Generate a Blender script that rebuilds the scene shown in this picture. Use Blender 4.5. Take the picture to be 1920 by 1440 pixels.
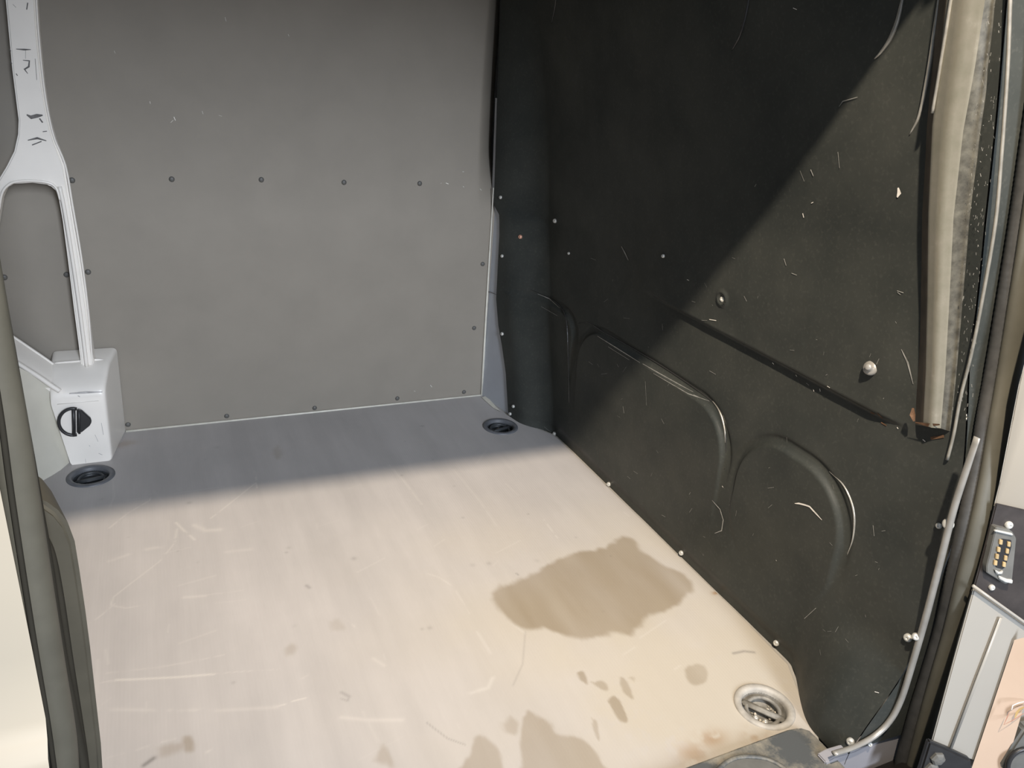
import bpy, bmesh, math, random
import numpy as np
from mathutils import Vector, Matrix

random.seed(7)
rng = np.random.default_rng(11)
for o in list(bpy.data.objects):
    bpy.data.objects.remove(o)
S = bpy.context.scene
COL = S.collection

# ------------------------------------------------------------------ camera
F_PX = 1442.0
CX, CY = 960.0, 720.0
H_CAM = 1.06
def _unit(v):
    v = np.array(v, float); return v / np.linalg.norm(v)
_X = _unit([4201 - CX, 402 - CY, F_PX])          # vanishing point of the bulkhead's foot line
_Y = np.array([252 - CX, 46 - CY, F_PX])         # vanishing point of the load bay's length
_Y = _unit(_Y - _X * (_X @ _unit(_Y)) * np.linalg.norm(_Y)); _Y = _unit(_Y - _X * (_X @ _Y))
_Z = np.cross(_X, _Y)
if _Z[1] > 0: _Z = -_Z
RW = np.array([_X, _Y, _Z])                       # camera axes (right, down, forward) -> world
cam = bpy.data.cameras.new('camera'); camo = bpy.data.objects.new('camera', cam); COL.objects.link(camo)
r_, d_, f_ = RW[:, 0], RW[:, 1], RW[:, 2]
camo.matrix_world = Matrix(((r_[0], -d_[0], -f_[0], 0), (r_[1], -d_[1], -f_[1], 0), (r_[2], -d_[2], -f_[2], H_CAM), (0, 0, 0, 1)))
cam.sensor_width = 36.0; cam.lens = F_PX / 1920 * 36.0; cam.clip_start = 0.02
S.camera = camo

# ------------------------------------------------------------------ light and exposure
S.view_settings.view_transform = 'Standard'
S.view_settings.look = 'None'
S.view_settings.gamma = 1.0
S.view_settings.use_curve_mapping = False
S.view_settings.exposure = 0.0
W = bpy.data.worlds.new('world'); S.world = W; W.use_nodes = True
bg = W.node_tree.nodes['Background']
bg.inputs['Color'].default_value = (0.72, 0.84, 1.0, 1); bg.inputs['Strength'].default_value = 0.40
LAMP_POS = (0.08, -0.2, 2.5)
la = bpy.data.lights.new('workshop_lamp', 'SPOT'); la.energy = 545.0; la.color = (1.0, 0.85, 0.68)
la.shadow_soft_size = 0.032; la.spot_size = math.radians(74); la.spot_blend = 1.0
lo = bpy.data.objects.new('workshop_lamp', la); COL.objects.link(lo); lo.location = LAMP_POS
lo.rotation_euler = (Vector((0.92, 1.68, 0.3)) - Vector(LAMP_POS)).to_track_quat('-Z', 'Y').to_euler()

ld = bpy.data.lights.new('cool_rear_light', 'AREA'); ld.shape = 'RECTANGLE'; ld.size = 0.7; ld.size_y = 2.2
ld.energy = 345.0; ld.color = (0.82, 0.885, 1.0)                       # added cool area fill behind the camera; its source is unseen
ldo = bpy.data.objects.new('cool_rear_light', ld); COL.objects.link(ldo); ldo.location = (0.80, -4.0, 2.45)
ldo.rotation_euler = (Vector((0.6, 1.5, 0.5)) - ldo.location).to_track_quat('-Z', 'Y').to_euler()

# ------------------------------------------------------------------ measuring: from a direction to a real plane
O = np.array([0, 0, H_CAM])
def ray(px, py): return RW @ np.array([px - CX, py - CY, F_PX])
def onz(px, py, z=0.0):
    r = ray(px, py); return O + r * (z - H_CAM) / r[2]
def ony(px, py, y):
    r = ray(px, py); return O + r * y / r[1]
def onx(px, py, x):
    r = ray(px, py); return O + r * x / r[0]
def onp(px, py, p, n):
    r = ray(px, py); p = np.array(p); n = np.array(n); return O + r * ((p - O) @ n) / (r @ n)

# ------------------------------------------------------------------ materials
def mat(name, base, rough=0.5, metal=0.0, spec=0.5, coat=0.0):
    m = bpy.data.materials.new(name); m.use_nodes = True
    b = m.node_tree.nodes['Principled BSDF']
    b.inputs['Base Color'].default_value = (*base, 1); b.inputs['Roughness'].default_value = rough
    b.inputs['Metallic'].default_value = metal; b.inputs['Specular IOR Level'].default_value = spec
    b.inputs['Coat Weight'].default_value = coat
    return m
def N(m, t, **k):
    n = m.node_tree.nodes.new(t)
    for a, v in k.items(): setattr(n, a, v)
    return n
def L(m, a, b): m.node_tree.links.new(a, b)
def noise(m, scale, detail=3, rough=0.55, stretch=None):
    tc = N(m, 'ShaderNodeTexCoord'); n = N(m, 'ShaderNodeTexNoise')
    n.inputs['Scale'].default_value = scale; n.inputs['Detail'].default_value = detail; n.inputs['Roughness'].default_value = rough
    if stretch:
        mp = N(m, 'ShaderNodeMapping'); mp.inputs['Scale'].default_value = stretch
        L(m, tc.outputs['Object'], mp.inputs['Vector']); L(m, mp.outputs['Vector'], n.inputs['Vector'])
    else: L(m, tc.outputs['Object'], n.inputs['Vector'])
    return n.outputs['Fac']
def ramp(m, fac, stops):
    r = N(m, 'ShaderNodeValToRGB'); e = r.color_ramp.elements
    while len(e) < len(stops): e.new(0.5)
    for i, (p, c) in enumerate(stops):
        e[i].position = p; e[i].color = (*c, 1) if len(c) == 3 else c
    L(m, fac, r.inputs['Fac']); return r.outputs['Color']
def mix(m, fac, a, b, mode='MIX'):
    n = N(m, 'ShaderNodeMix', data_type='RGBA', blend_type=mode)
    for sock, v in ((n.inputs['Factor'], fac), (n.inputs['A'], a), (n.inputs['B'], b)):
        pass
    ins = [s for s in n.inputs if s.enabled]
    for s, v in zip((n.inputs[0], n.inputs[6], n.inputs[7]), (fac, a, b)):
        if hasattr(v, 'is_linked'): L(m, v, s)
        elif isinstance(v, (int, float)): s.default_value = v
        else: s.default_value = (*v, 1)
    return n.outputs[2]
def bump(m, h, strength=0.2, dist=0.002):
    b = N(m, 'ShaderNodeBump'); b.inputs['Strength'].default_value = strength; b.inputs['Distance'].default_value = dist
    L(m, h, b.inputs['Height']); L(m, b.outputs['Normal'], m.node_tree.nodes['Principled BSDF'].inputs['Normal'])
def P(m, key): return m.node_tree.nodes['Principled BSDF'].inputs[key]
def g3(v): return (v, v, v)

# painted steel, mottled
def painted(name, c, rough, amt=0.12, scale=30, spec=0.5, bstr=0.05, metal=0.0, rvar=0.0):
    m = mat(name, c, rough, metal, spec)
    n = noise(m, scale, 4)
    col = ramp(m, n, [(0.3, tuple(x * (1 - amt) for x in c)), (0.7, tuple(min(1, x * (1 + amt)) for x in c))])
    L(m, col, P(m, 'Base Color'))
    if bstr: bump(m, noise(m, scale * 8, 2), bstr, 0.001)
    if rvar:
        r = ramp(m, noise(m, scale * 0.5, 4), [(0.3, g3(max(0, rough - rvar))), (0.7, g3(rough + rvar))]); L(m, r, P(m, 'Roughness'))
    return m
M_bulk = painted('bulkhead_grey', (0.245, 0.222, 0.186), 0.62, 0.04, 9, 0.3, 0.08)
M_lip = painted('pale_sealant', (0.62, 0.60, 0.52), 0.5, 0.1, 40)
M_flange = painted('body_grey_blue', (0.46, 0.485, 0.53), 0.45, 0.05, 12)
M_white = painted('body_white', (0.79, 0.755, 0.695), 0.28, 0.03, 10, 0.5, 0.02)
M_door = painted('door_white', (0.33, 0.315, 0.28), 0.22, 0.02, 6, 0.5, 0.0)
M_cup_dusty = painted('cup_dusty', (0.21, 0.20, 0.175), 0.6, 0.35, 60, 0.4, 0.1, 0.1)
M_gloss = painted('gloss_black', (0.03, 0.03, 0.03), 0.16, 0.1, 20, 0.6, 0.02)
M_highlight = painted('edge_highlight', (0.42, 0.41, 0.37), 0.28, 0.2, 60, 0.5, 0.05, 0.5)  # pale metal tone standing in for highlight streaks on black edges
M_groove = painted('groove_dark', (0.03, 0.028, 0.022), 0.8, 0.1, 20, 0.1)
M_liplo = painted('worn_lip', (0.17, 0.16, 0.135), 0.45, 0.25, 40)
M_sill = painted('sill_grey', (0.27, 0.265, 0.28), 0.45, 0.05, 12)
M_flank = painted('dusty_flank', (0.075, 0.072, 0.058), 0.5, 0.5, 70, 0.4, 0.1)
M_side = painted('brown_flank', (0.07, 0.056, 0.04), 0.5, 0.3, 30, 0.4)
M_cream = painted('inner_skin_grey', (0.62, 0.60, 0.52), 0.3, 0.06, 10)
M_rubber = painted('seal_rubber', (0.085, 0.081, 0.063), 0.55, 0.1, 30, 0.4)
M_mould = painted('moulding_olive', (0.06, 0.056, 0.042), .5, .1, 30)
M_rib = painted('seal_carrier', (0.05, 0.05, 0.048), 0.6, 0.2, 60, 0.4)
M_black = painted('black_plastic', (0.022, 0.022, 0.023), 0.4, 0.2, 40, 0.5)
M_cup = painted('cup_steel', (0.05, 0.055, 0.06), 0.45, 0.3, 60, 0.5, 0.1, 0.3)
M_bezel_dark = painted('bezel_dark', (0.10, 0.105, 0.115), 0.5, 0.2, 40)
M_bezel_dusty = painted('bezel_dusty', (0.36, 0.34, 0.30), 0.6, 0.25, 40)
M_screw = painted('zinc', (0.62, 0.62, 0.58), 0.35, 0.15, 80, 0.5, 0.05, 0.35)
M_rivet = painted('rivet_grey', (0.10, 0.098, 0.09), 0.5, 0.1, 60)
M_copper = painted('copper_bolt', (0.75, 0.42, 0.30), 0.35, 0.1, 60, 0.5, 0, 0.4)
M_gold = painted('contact_brass', (0.80, 0.60, 0.32), 0.3, 0.15, 60, 0.5, 0, 0.6)
M_bracket = painted('bracket_black', (0.035, 0.03, 0.028), 0.5, 0.3, 25, 0.4, 0.1)
M_housing = painted('housing_grey', (0.13, 0.13, 0.12), 0.4, 0.15, 30)
M_dirt = painted('grit', (0.50, 0.45, 0.36), 0.8, 0.3, 90)
M_scuff = painted('bare_scrape', (0.30, 0.30, 0.28), 0.5, 0.3, 90)
M_chip = painted('bright_chip', (0.75, 0.72, 0.66), 0.5, 0.2, 90)
M_rust = painted('rust', (0.12, 0.068, 0.04), 0.8, 0.4, 120, 0.2, 0.2)
M_smear = painted('black_scuff', (0.10, 0.095, 0.09), 0.6, 0.4, 120)
M_silver = painted('bare_steel_lip', (0.27, 0.262, 0.24), 0.35, 0.15, 30, 0.5, 0.05, 0.2)
M_outer = painted('outer_skin', (0.55, 0.55, 0.54), 0.4, 0.03, 10)
M_decal = painted('decal_gold', (0.45, 0.30, 0.12), 0.4, 0.1, 40)
M_decal2 = painted('decal_red_brown', (0.42, 0.20, 0.13), 0.4, 0.1, 40)

# black glossy lining with dust
M_wall = mat('black_lining', (0.02, 0.02, 0.02), 0.36, 0, 0.16)
d1 = noise(M_wall, 5, 5, 0.6); d2 = noise(M_wall, 160, 2)
c1 = ramp(M_wall, d1, [(0.3, (0.029, 0.033, 0.031)), (0.72, (0.054, 0.057, 0.051))])
c2 = ramp(M_wall, d2, [(0.55, (0, 0, 0)), (0.85, (0.05, 0.048, 0.042))])
L(M_wall, mix(M_wall, 0.35, c1, c2, 'ADD'), P(M_wall, 'Base Color'))
L(M_wall, ramp(M_wall, noise(M_wall, 9, 5, 0.65), [(0.3, g3(0.34)), (0.75, g3(0.52))]), P(M_wall, 'Roughness'))
bump(M_wall, noise(M_wall, 260, 2), 0.10, 0.0006)

# dusty pillar cover
M_cover = mat('pillar_cover_dusty', (0.08, 0.078, 0.065), 0.38, 0, 0.5)
c1 = ramp(M_cover, noise(M_cover, 35, 6, 0.7), [(0.35, (0.17, 0.165, 0.13)), (0.62, (0.20, 0.19, 0.155)), (0.8, (0.26, 0.25, 0.21))])
L(M_cover, c1, P(M_cover, 'Base Color'))
L(M_cover, ramp(M_cover, noise(M_cover, 60, 4), [(0.3, g3(0.30)), (0.75, g3(0.5))]), P(M_cover, 'Roughness'))

# floor covering: attributes carry the stains, dust with lamp warmth, and scratches with their own shapes
M_floor = mat('floor_covering', (0.3, 0.28, 0.25), 0.5, 0, 0.35)
at = N(M_floor, 'ShaderNodeAttribute', attribute_name='wear'); sp = N(M_floor, 'ShaderNodeSeparateColor'); L(M_floor, at.outputs['Color'], sp.inputs['Color'])
at2 = N(M_floor, 'ShaderNodeAttribute', attribute_name='wear_b'); sp2 = N(M_floor, 'ShaderNodeSeparateColor'); L(M_floor, at2.outputs['Color'], sp2.inputs['Color'])
base = ramp(M_floor, noise(M_floor, 2.2, 5, 0.6), [(0.3, (0.385, 0.370, 0.362)), (0.7, (0.442, 0.422, 0.410))])
streak = ramp(M_floor, noise(M_floor, 14, 4, 0.6, (1.0, 0.12, 1)), [(0.35, g3(0.94)), (0.68, g3(1.05))])
base = mix(M_floor, 1.0, base, streak, 'MULTIPLY')
base = mix(M_floor, sp.outputs['Blue'], base, (0.43, 0.39, 0.315))            # dry dust, with the lamp's warmer tone painted in
base = mix(M_floor, sp.outputs['Green'], base, (0.56, 0.54, 0.50))            # scratches
base = mix(M_floor, sp.outputs['Red'], base, (0.20, 0.155, 0.095))             # damp stains
base = mix(M_floor, sp2.outputs['Red'], base, (0.26, 0.15, 0.06))             # rusty patches
base = mix(M_floor, sp2.outputs['Green'], base, (0.10, 0.095, 0.09))          # dark marks
L(M_floor, base, P(M_floor, 'Base Color'))
L(M_floor, ramp(M_floor, noise(M_floor, 6, 4), [(0.3, g3(0.42)), (0.7, g3(0.6))]), P(M_floor, 'Roughness'))
wv = N(M_floor, 'ShaderNodeTexWave', wave_type='BANDS', bands_direction='X'); wv.inputs['Scale'].default_value = 52
tc = N(M_floor, 'ShaderNodeTexCoord'); L(M_floor, tc.outputs['Object'], wv.inputs['Vector'])
bump(M_floor, wv.outputs['Fac'], 0.10, 0.0008)

# ------------------------------------------------------------------ building helpers
def link(name, me, m, parent=None, smooth=True):
    o = bpy.data.objects.new(name, me); COL.objects.link(o)
    if m is not None and not me.materials: me.materials.append(m)
    if parent: o.parent = parent
    if smooth:
        me.polygons.foreach_set('use_smooth', [True] * len(me.polygons))
    return o
def mesh(name, v, f):
    me = bpy.data.meshes.new(name); me.from_pydata([tuple(map(float, p)) for p in v], [], [tuple(int(i) for i in q) for q in f]); me.update(); return me
def fixn(me):
    bm = bmesh.new(); bm.from_mesh(me); bmesh.ops.recalc_face_normals(bm, faces=bm.faces); bm.to_mesh(me); bm.free(); return me
def autosmooth(o, ang=40):
    me = o.data; me.polygons.foreach_set('use_smooth', [True] * len(me.polygons))
    try: me.set_sharp_from_angle(angle=math.radians(ang))
    except Exception: pass
def bevelled(me, w, seg=2, ang=30):
    bm = bmesh.new(); bm.from_mesh(me)
    bmesh.ops.recalc_face_normals(bm, faces=bm.faces)
    es = [e for e in bm.edges if len(e.link_faces) == 2 and e.calc_face_angle(0) > math.radians(ang)]
    bmesh.ops.bevel(bm, geom=es, offset=w, segments=seg, affect='EDGES', clamp_overlap=True)
    bm.to_mesh(me); bm.free(); return me
def box_me(name, lo_, hi_, w=0.0, seg=2):
    (x0, y0, z0), (x1, y1, z1) = lo_, hi_
    v = [(x, y, z) for z in (z0, z1) for y in (y0, y1) for x in (x0, x1)]
    f = [(0, 2, 3, 1), (4, 5, 7, 6), (0, 1, 5, 4), (2, 6, 7, 3), (0, 4, 6, 2), (1, 3, 7, 5)]
    me = mesh(name, v, f)
    return bevelled(me, w, seg) if w else fixn(me)
def prism_me(name, front, back, w=0.0, seg=3):
    """Solid between two matching outlines (lists of 3-D points)."""
    n = len(front); v = list(front) + list(back)
    f = [tuple(range(n)), tuple(range(2 * n - 1, n - 1, -1))] + [(i, i + n, (i + 1) % n + n, (i + 1) % n) for i in range(n)]
    me = mesh(name, v, f)
    return bevelled(me, w, seg) if w else fixn(me)
def smooth_line(pts, n=6):
    """Catmull-Rom through the points."""
    p = [np.array(q, float) for q in pts]; p = [2 * p[0] - p[1]] + p + [2 * p[-1] - p[-2]]
    out = []
    for i in range(1, len(p) - 2):
        for t in np.linspace(0, 1, n, endpoint=False):
            a, b, c, d = p[i - 1], p[i], p[i + 1], p[i + 2]
            out.append(0.5 * (2 * b + (c - a) * t + (2 * a - 5 * b + 4 * c - d) * t * t + (3 * b - a - 3 * c + d) * t ** 3))
    out.append(p[-2]); return out
def round_poly(pts, r, n=4):
    """Rounded corners on a closed polygon (2-D or 3-D points)."""
    p = [np.array(q, float) for q in pts]; m = len(p); out = []
    for i in range(m):
        a, b, c = p[i - 1], p[i], p[(i + 1) % m]
        d1, d2 = a - b, c - b; rr = min(r, np.linalg.norm(d1) * .45, np.linalg.norm(d2) * .45)
        s, e = b + d1 / np.linalg.norm(d1) * rr, b + d2 / np.linalg.norm(d2) * rr
        for t in np.linspace(0, 1, n + 1): out.append((1 - t) ** 2 * s + 2 * t * (1 - t) * b + t * t * e)
    return out
def tube_me(name, path, ra, rb=None, up=(0, 1, 0), seg=12, wob=None, cap=True):
    """Tube with an elliptic section: ra along 'side', rb along 'up'."""
    rb = rb or ra; path = [np.array(p, float) for p in path]; up = np.array(up, float); v = []; f = []
    for i, p in enumerate(path):
        t = _unit(path[min(i + 1, len(path) - 1)] - path[max(i - 1, 0)])
        s = _unit(np.cross(t, up)); u = np.cross(s, t)
        k = wob(i) if wob else 1.0
        A = ra[i] if hasattr(ra, '__len__') else ra; B = rb[i] if hasattr(rb, '__len__') else rb
        for j in range(seg):
            a = 2 * math.pi * j / seg; v.append(p + s * A * k * math.cos(a) + u * B * k * math.sin(a))
    for i in range(len(path) - 1):
        for j in range(seg):
            f.append((i * seg + j, i * seg + (j + 1) % seg, (i + 1) * seg + (j + 1) % seg, (i + 1) * seg + j))
    if cap: f += [tuple(range(seg - 1, -1, -1)), tuple(range((len(path) - 1) * seg, len(path) * seg))]
    return fixn(mesh(name, v, f))
def loop_tube_me(name, pts, r, seg=8):
    """Closed tube."""
    p = [np.array(q, float) for q in pts]; n = len(p); v = []; f = []
    nrm = _unit(sum(np.cross(p[i] - p[0], p[(i + 1) % n] - p[0]) for i in range(n)))
    for i in range(n):
        t = _unit(p[(i + 1) % n] - p[i - 1]); s = np.cross(t, nrm)
        for j in range(seg):
            a = 2 * math.pi * j / seg; v.append(p[i] + s * r * math.cos(a) + nrm * r * math.sin(a))
    for i in range(n):
        for j in range(seg): f.append((i * seg + j, i * seg + (j + 1) % seg, (i + 1) % n * seg + (j + 1) % seg, (i + 1) % n * seg + j))
    return fixn(mesh(name, v, f))
def lathe_me(name, prof, seg=40):
    """Revolve (r, z) profile about z."""
    v = []; f = []
    for r, z in prof:
        for j in range(seg):
            a = 2 * math.pi * j / seg; v.append((r * math.cos(a), r * math.sin(a), z))
    for i in range(len(prof) - 1):
        for j in range(seg): f.append((i * seg + j, i * seg + (j + 1) % seg, (i + 1) * seg + (j + 1) % seg, (i + 1) * seg + j))
    return fixn(mesh(name, v, f))
def tag(o, label=None, cat=None, group=None, kind=None):
    if label: o['label'] = label
    if cat: o['category'] = cat
    if group: o['group'] = group
    if kind: o['kind'] = kind
    return o
def ss(t): t = np.clip(t, 0, 1); return t * t * (3 - 2 * t)
def interp(z, tab):
    a = np.array(sorted(tab)); return np.interp(z, a[:, 0], a[:, 1])
def seg_dist(X, Y, poly):
    """Distance from grid points to a polyline."""
    d = np.full(X.shape, 9.0)
    for (a, b), (c, e) in zip(poly[:-1], poly[1:]):
        vx, vy = c - a, e - b; l2 = vx * vx + vy * vy + 1e-12
        t = np.clip(((X - a) * vx + (Y - b) * vy) / l2, 0, 1)
        d = np.minimum(d, np.hypot(X - a - t * vx, Y - b - t * vy))
    return d
def inside(X, Y, poly):
    r = np.zeros(X.shape, bool); n = len(poly)
    for i in range(n):
        (a, b), (c, e) = poly[i], poly[(i + 1) % n]
        cond = ((b > Y) != (e > Y))
        r ^= cond & (X < (c - a) * (Y - b) / (e - b + 1e-12) + a)
    return r
def vnoise(X, Y, sc, seed):
    """Smooth value noise in 0..1, two octaves."""
    out = 0; amp = 1; tot = 0
    for k in range(3):
        R_ = np.random.default_rng(seed + k).random((64, 64)); x, y = X * sc * 2 ** k, Y * sc * 2 ** k
        xi, yi = np.floor(x).astype(int), np.floor(y).astype(int); fx, fy = ss(x - xi), ss(y - yi)
        g = lambda i, j: R_[(xi + i) % 64, (yi + j) % 64]
        out = out + amp * ((g(0, 0) * (1 - fx) + g(1, 0) * fx) * (1 - fy) + (g(0, 1) * (1 - fx) + g(1, 1) * fx) * fy)
        tot += amp; amp *= 0.5
    return out / tot

# ================================================================== THE SETTING
YB = 2.196          # bulkhead
YR = 0.60           # rear opening
RINGS = [(0.929, 1.955), (-0.203, 1.957), (0.946, 0.756)]

# ------------------------------------------------------------------ right wall surface x = wall_x(y, z)
def flange_x(y): return 0.962 + (YB - y) * (0.994 - 0.962) / (YB - 2.01)
FL_N = _unit([-(YB - 2.01), -(0.994 - 0.962), 0])
edge_px = [(958, 781), (955, 770), (951, 700), (944, 650), (937, 610), (933, 560), (936, 500), (939, 440), (939, 402), (930, 385), (926, 360)]
edge = [onp(px, py, (0.962, YB, 0), FL_N) for px, py in edge_px]
FRONT_Y = [(max(0, e[2]), min(e[1], YB - 0.003)) for e in edge] + [(0.75, YB - 0.003), (1.7, YB - 0.003)]
REAR_Y = [(-.05, .605), (0.45, .605), (0.56, .63), (0.70, .662), (0.92, .688), (1.19, .716), (1.33, .73), (1.7, .77)]
def y_seal(z): return float(interp(z, REAR_Y)) - .022      # the opening leans forward with height
def onseal(px, py, off=0.0):
    p = ony(px, py, .58)
    for _ in range(12): p = ony(px, py, y_seal(p[2]) + off)
    return p
def px_yz(pts, x=1.06): return [tuple(onx(px, py, x)[1:]) for px, py in pts]
BEADS = [(px_yz([(1696, -30), (1690, 5), (1680, 45), (1665, 80), (1645, 105)], 1.0), .0045, .005),
         (px_yz([(1044, -30), (1041, 10), (1034, 45)], 1.0), .003, .004),
         (px_yz([(1408, -30), (1400, 20), (1388, 65), (1372, 95)], 1.0), .003, .004),
         (px_yz([(1762, -20), (1752, 60), (1738, 150), (1722, 225), (1705, 255)], 1.0), .005, .006)]
DENT = onx(1355, 560, 1.05)
def rrect(y, z, y0, y1, z0, z1, r):
    cy, cz, hy, hz = (y0 + y1) / 2, (z0 + z1) / 2, (y1 - y0) / 2, (z1 - z0) / 2
    qy, qz = np.abs(y - cy) - hy + r, np.abs(z - cz) - hz + r
    return np.hypot(np.maximum(qy, 0), np.maximum(qz, 0)) + np.minimum(np.maximum(qy, qz), 0) - r
def wall_x(y, z):
    y = np.asarray(y, float); z = np.asarray(z, float)
    main = 1.066 - 0.10 * np.clip((z - .57) / .63, 0, 2) ** 1.4
    y0 = 1.85 + 0.28 * np.clip(z, 0, .6)
    k = 1 - 0.7 * np.clip((z - .6) / .6, 0, 1)
    main = main - 0.075 * k * ss((y - y0) / .14)
    # rear foot turns in
    main = main - 0.075 * ss((.835 - y) / .165) * (1 - ss(z / .22))
    # embossing, positive = towards the room
    h = 0
    for (a, b, c, e, r, up) in ((1.795, 2.4, .10, .395, .07, .008), (1.112, 1.762, .02, .405, .115, .010), (.784, 1.07, .12, .418, .12, .009)):
        s = rrect(y, z, a, b, c, e, r); h = h + up * ss((.003 - s) / .010) * ss((z - .12) / .22)
        h = h - .004 * np.exp(-((s - .012) / .006) ** 2) * ss((z - .22) / .12)
    run = ss((y - .72) / .08) * ss((1.52 - y) / .15)
    h = h + .013 * ss((z - .566) / .009) * (1 - ss((z - .62) / .25)) * run
    for line, up, wd in BEADS:
        h = h + 0
    rd = np.hypot(y - DENT[1], z - DENT[2]); h = h + .004 * np.exp(-((rd - .013) / .004) ** 2) - .003 * np.exp(-(rd / .008) ** 2)
    h = h + 0.004 * (vnoise(y + 3, z + 3, 3.2, 5) - .5) + .0012 * (vnoise(y + 3, z + 3, 14, 9) - .5)
    x = main - h
    # toe kicks out towards the floor edge
    x = x + .010 * (1 - ss((z - .012) / .035)) * ss((y - .75) / .1)
    # front edge lies on the grey flange
    yf = interp(z, FRONT_Y)
    t = ss((y - (yf - .13)) / .13)
    fx = flange_x(y) - .005 - np.clip((z - .6) / .6, 0, 2) * .028
    return x * (1 - t) + fx * t
def hit_wall(px, py, off=0.0):
    x = 1.05
    for _ in range(40):
        p = onx(px, py, x); x = 0.5 * x + 0.5 * (float(wall_x(p[1], p[2])) - off)
    return onx(px, py, x)

def wall_grid():
    nu, nz = 420, 430
    u = np.linspace(0, 1, nu); z = np.concatenate([np.linspace(0, 1.26, 380), np.linspace(1.27, 1.43, 50)])
    U, Zg = np.meshgrid(u, z)
    Yr = interp(Zg, REAR_Y); Yf = interp(Zg, FRONT_Y); Yg = Yr + (Yf - Yr) * U
    Xg = wall_x(Yg, Zg)
    v = np.stack([Xg, Yg, Zg], -1).reshape(-1, 3)
    idx = np.arange(nu * nz).reshape(nz, nu)
    f = np.stack([idx[:-1, :-1], idx[1:, :-1], idx[1:, 1:], idx[:-1, 1:]], -1).reshape(-1, 4)
    me = mesh('wall_right', v, f); return me
wall_right = tag(link('wall_right', wall_grid(), M_wall), 'black glossy lining panel with pressed rounded pockets along the right side of the load bay', kind='structure')

# ------------------------------------------------------------------ floor with wear
def floor_pt(px, py): return tuple(onz(px, py)[:2])
def FP(l): return [floor_pt(*p) for p in l]
outline = [(-.40, .62), (.96, .62), (.998, .679), (1.074, .827), (1.078, 1.0), (1.076, 1.84), (1.066, 1.872), (1.05, 1.90), (.994, 2.01), (.968, 2.20), (-.40, 2.20)]
STAINS = [  # outline in the photograph, strength, edge softness
 ([(918,1108),(930,1100),(980,1085),(1010,1072),(1035,1055),(1060,1042),(1075,1035),(1110,1030),(1135,1025),(1155,1012),(1165,1005),(1185,1010),(1200,1028),(1225,1045),(1245,1062),(1275,1075),(1297,1095),(1290,1120),(1255,1140),(1220,1150),(1200,1170),(1180,1190),(1150,1185),(1120,1195),(1090,1200),(1060,1190),(1020,1180),(985,1178),(960,1165),(935,1145),(922,1125)], .62, .012),
 ([(1283,1255),(1298,1244),(1320,1250),(1330,1265),(1322,1279),(1300,1278),(1286,1268)], .42, .006),
 ([(1085,1262),(1098,1262),(1104,1285),(1092,1278)], .55, .004), ([(1108,1280),(1125,1275),(1136,1290),(1120,1292)], .42, .004),
 ([(1130,1310),(1145,1300),(1166,1325),(1170,1352),(1155,1345),(1140,1325)], .55, .004), ([(1158,1268),(1166,1272),(1180,1306),(1164,1298)], .45, .004), ([(1172,1270),(1186,1270),(1184,1280)], .3, .004),
 ([(985,1340),(992,1330),(1010,1345),(1034,1358),(1046,1376),(1078,1382),(1110,1400),(1140,1440),(1150,1460),(990,1460),(975,1420),(972,1380),(978,1350)], .48, .006),
 ([(895,1385),(905,1378),(922,1392),(936,1420),(934,1460),(855,1460),(880,1410)], .45, .007),
 ([(940,1355),(955,1345),(968,1355),(962,1370),(945,1372)], .35, .008), ([(338,1395),(346,1378),(365,1385),(366,1405),(345,1408)], .5, .008),
 ([(292,1405),(330,1392),(350,1400),(300,1422)], .3, .01), ([(530,1215),(545,1205),(556,1212),(552,1225),(535,1226)], .28, .01), ([(615,1165),(635,1160),(645,1175),(620,1182)], .2, .01),
 ([(700,1430),(720,1395),(740,1440)], .3, .008), ([(1160,1145),(1205,1120),(1215,1150),(1180,1185)], .2, .02), ([(1105,1345),(1115,1352),(1122,1382),(1112,1375)], .35, .003), ([(520,835),(530,850),(522,862),(512,850)], .25, .012)]
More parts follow.
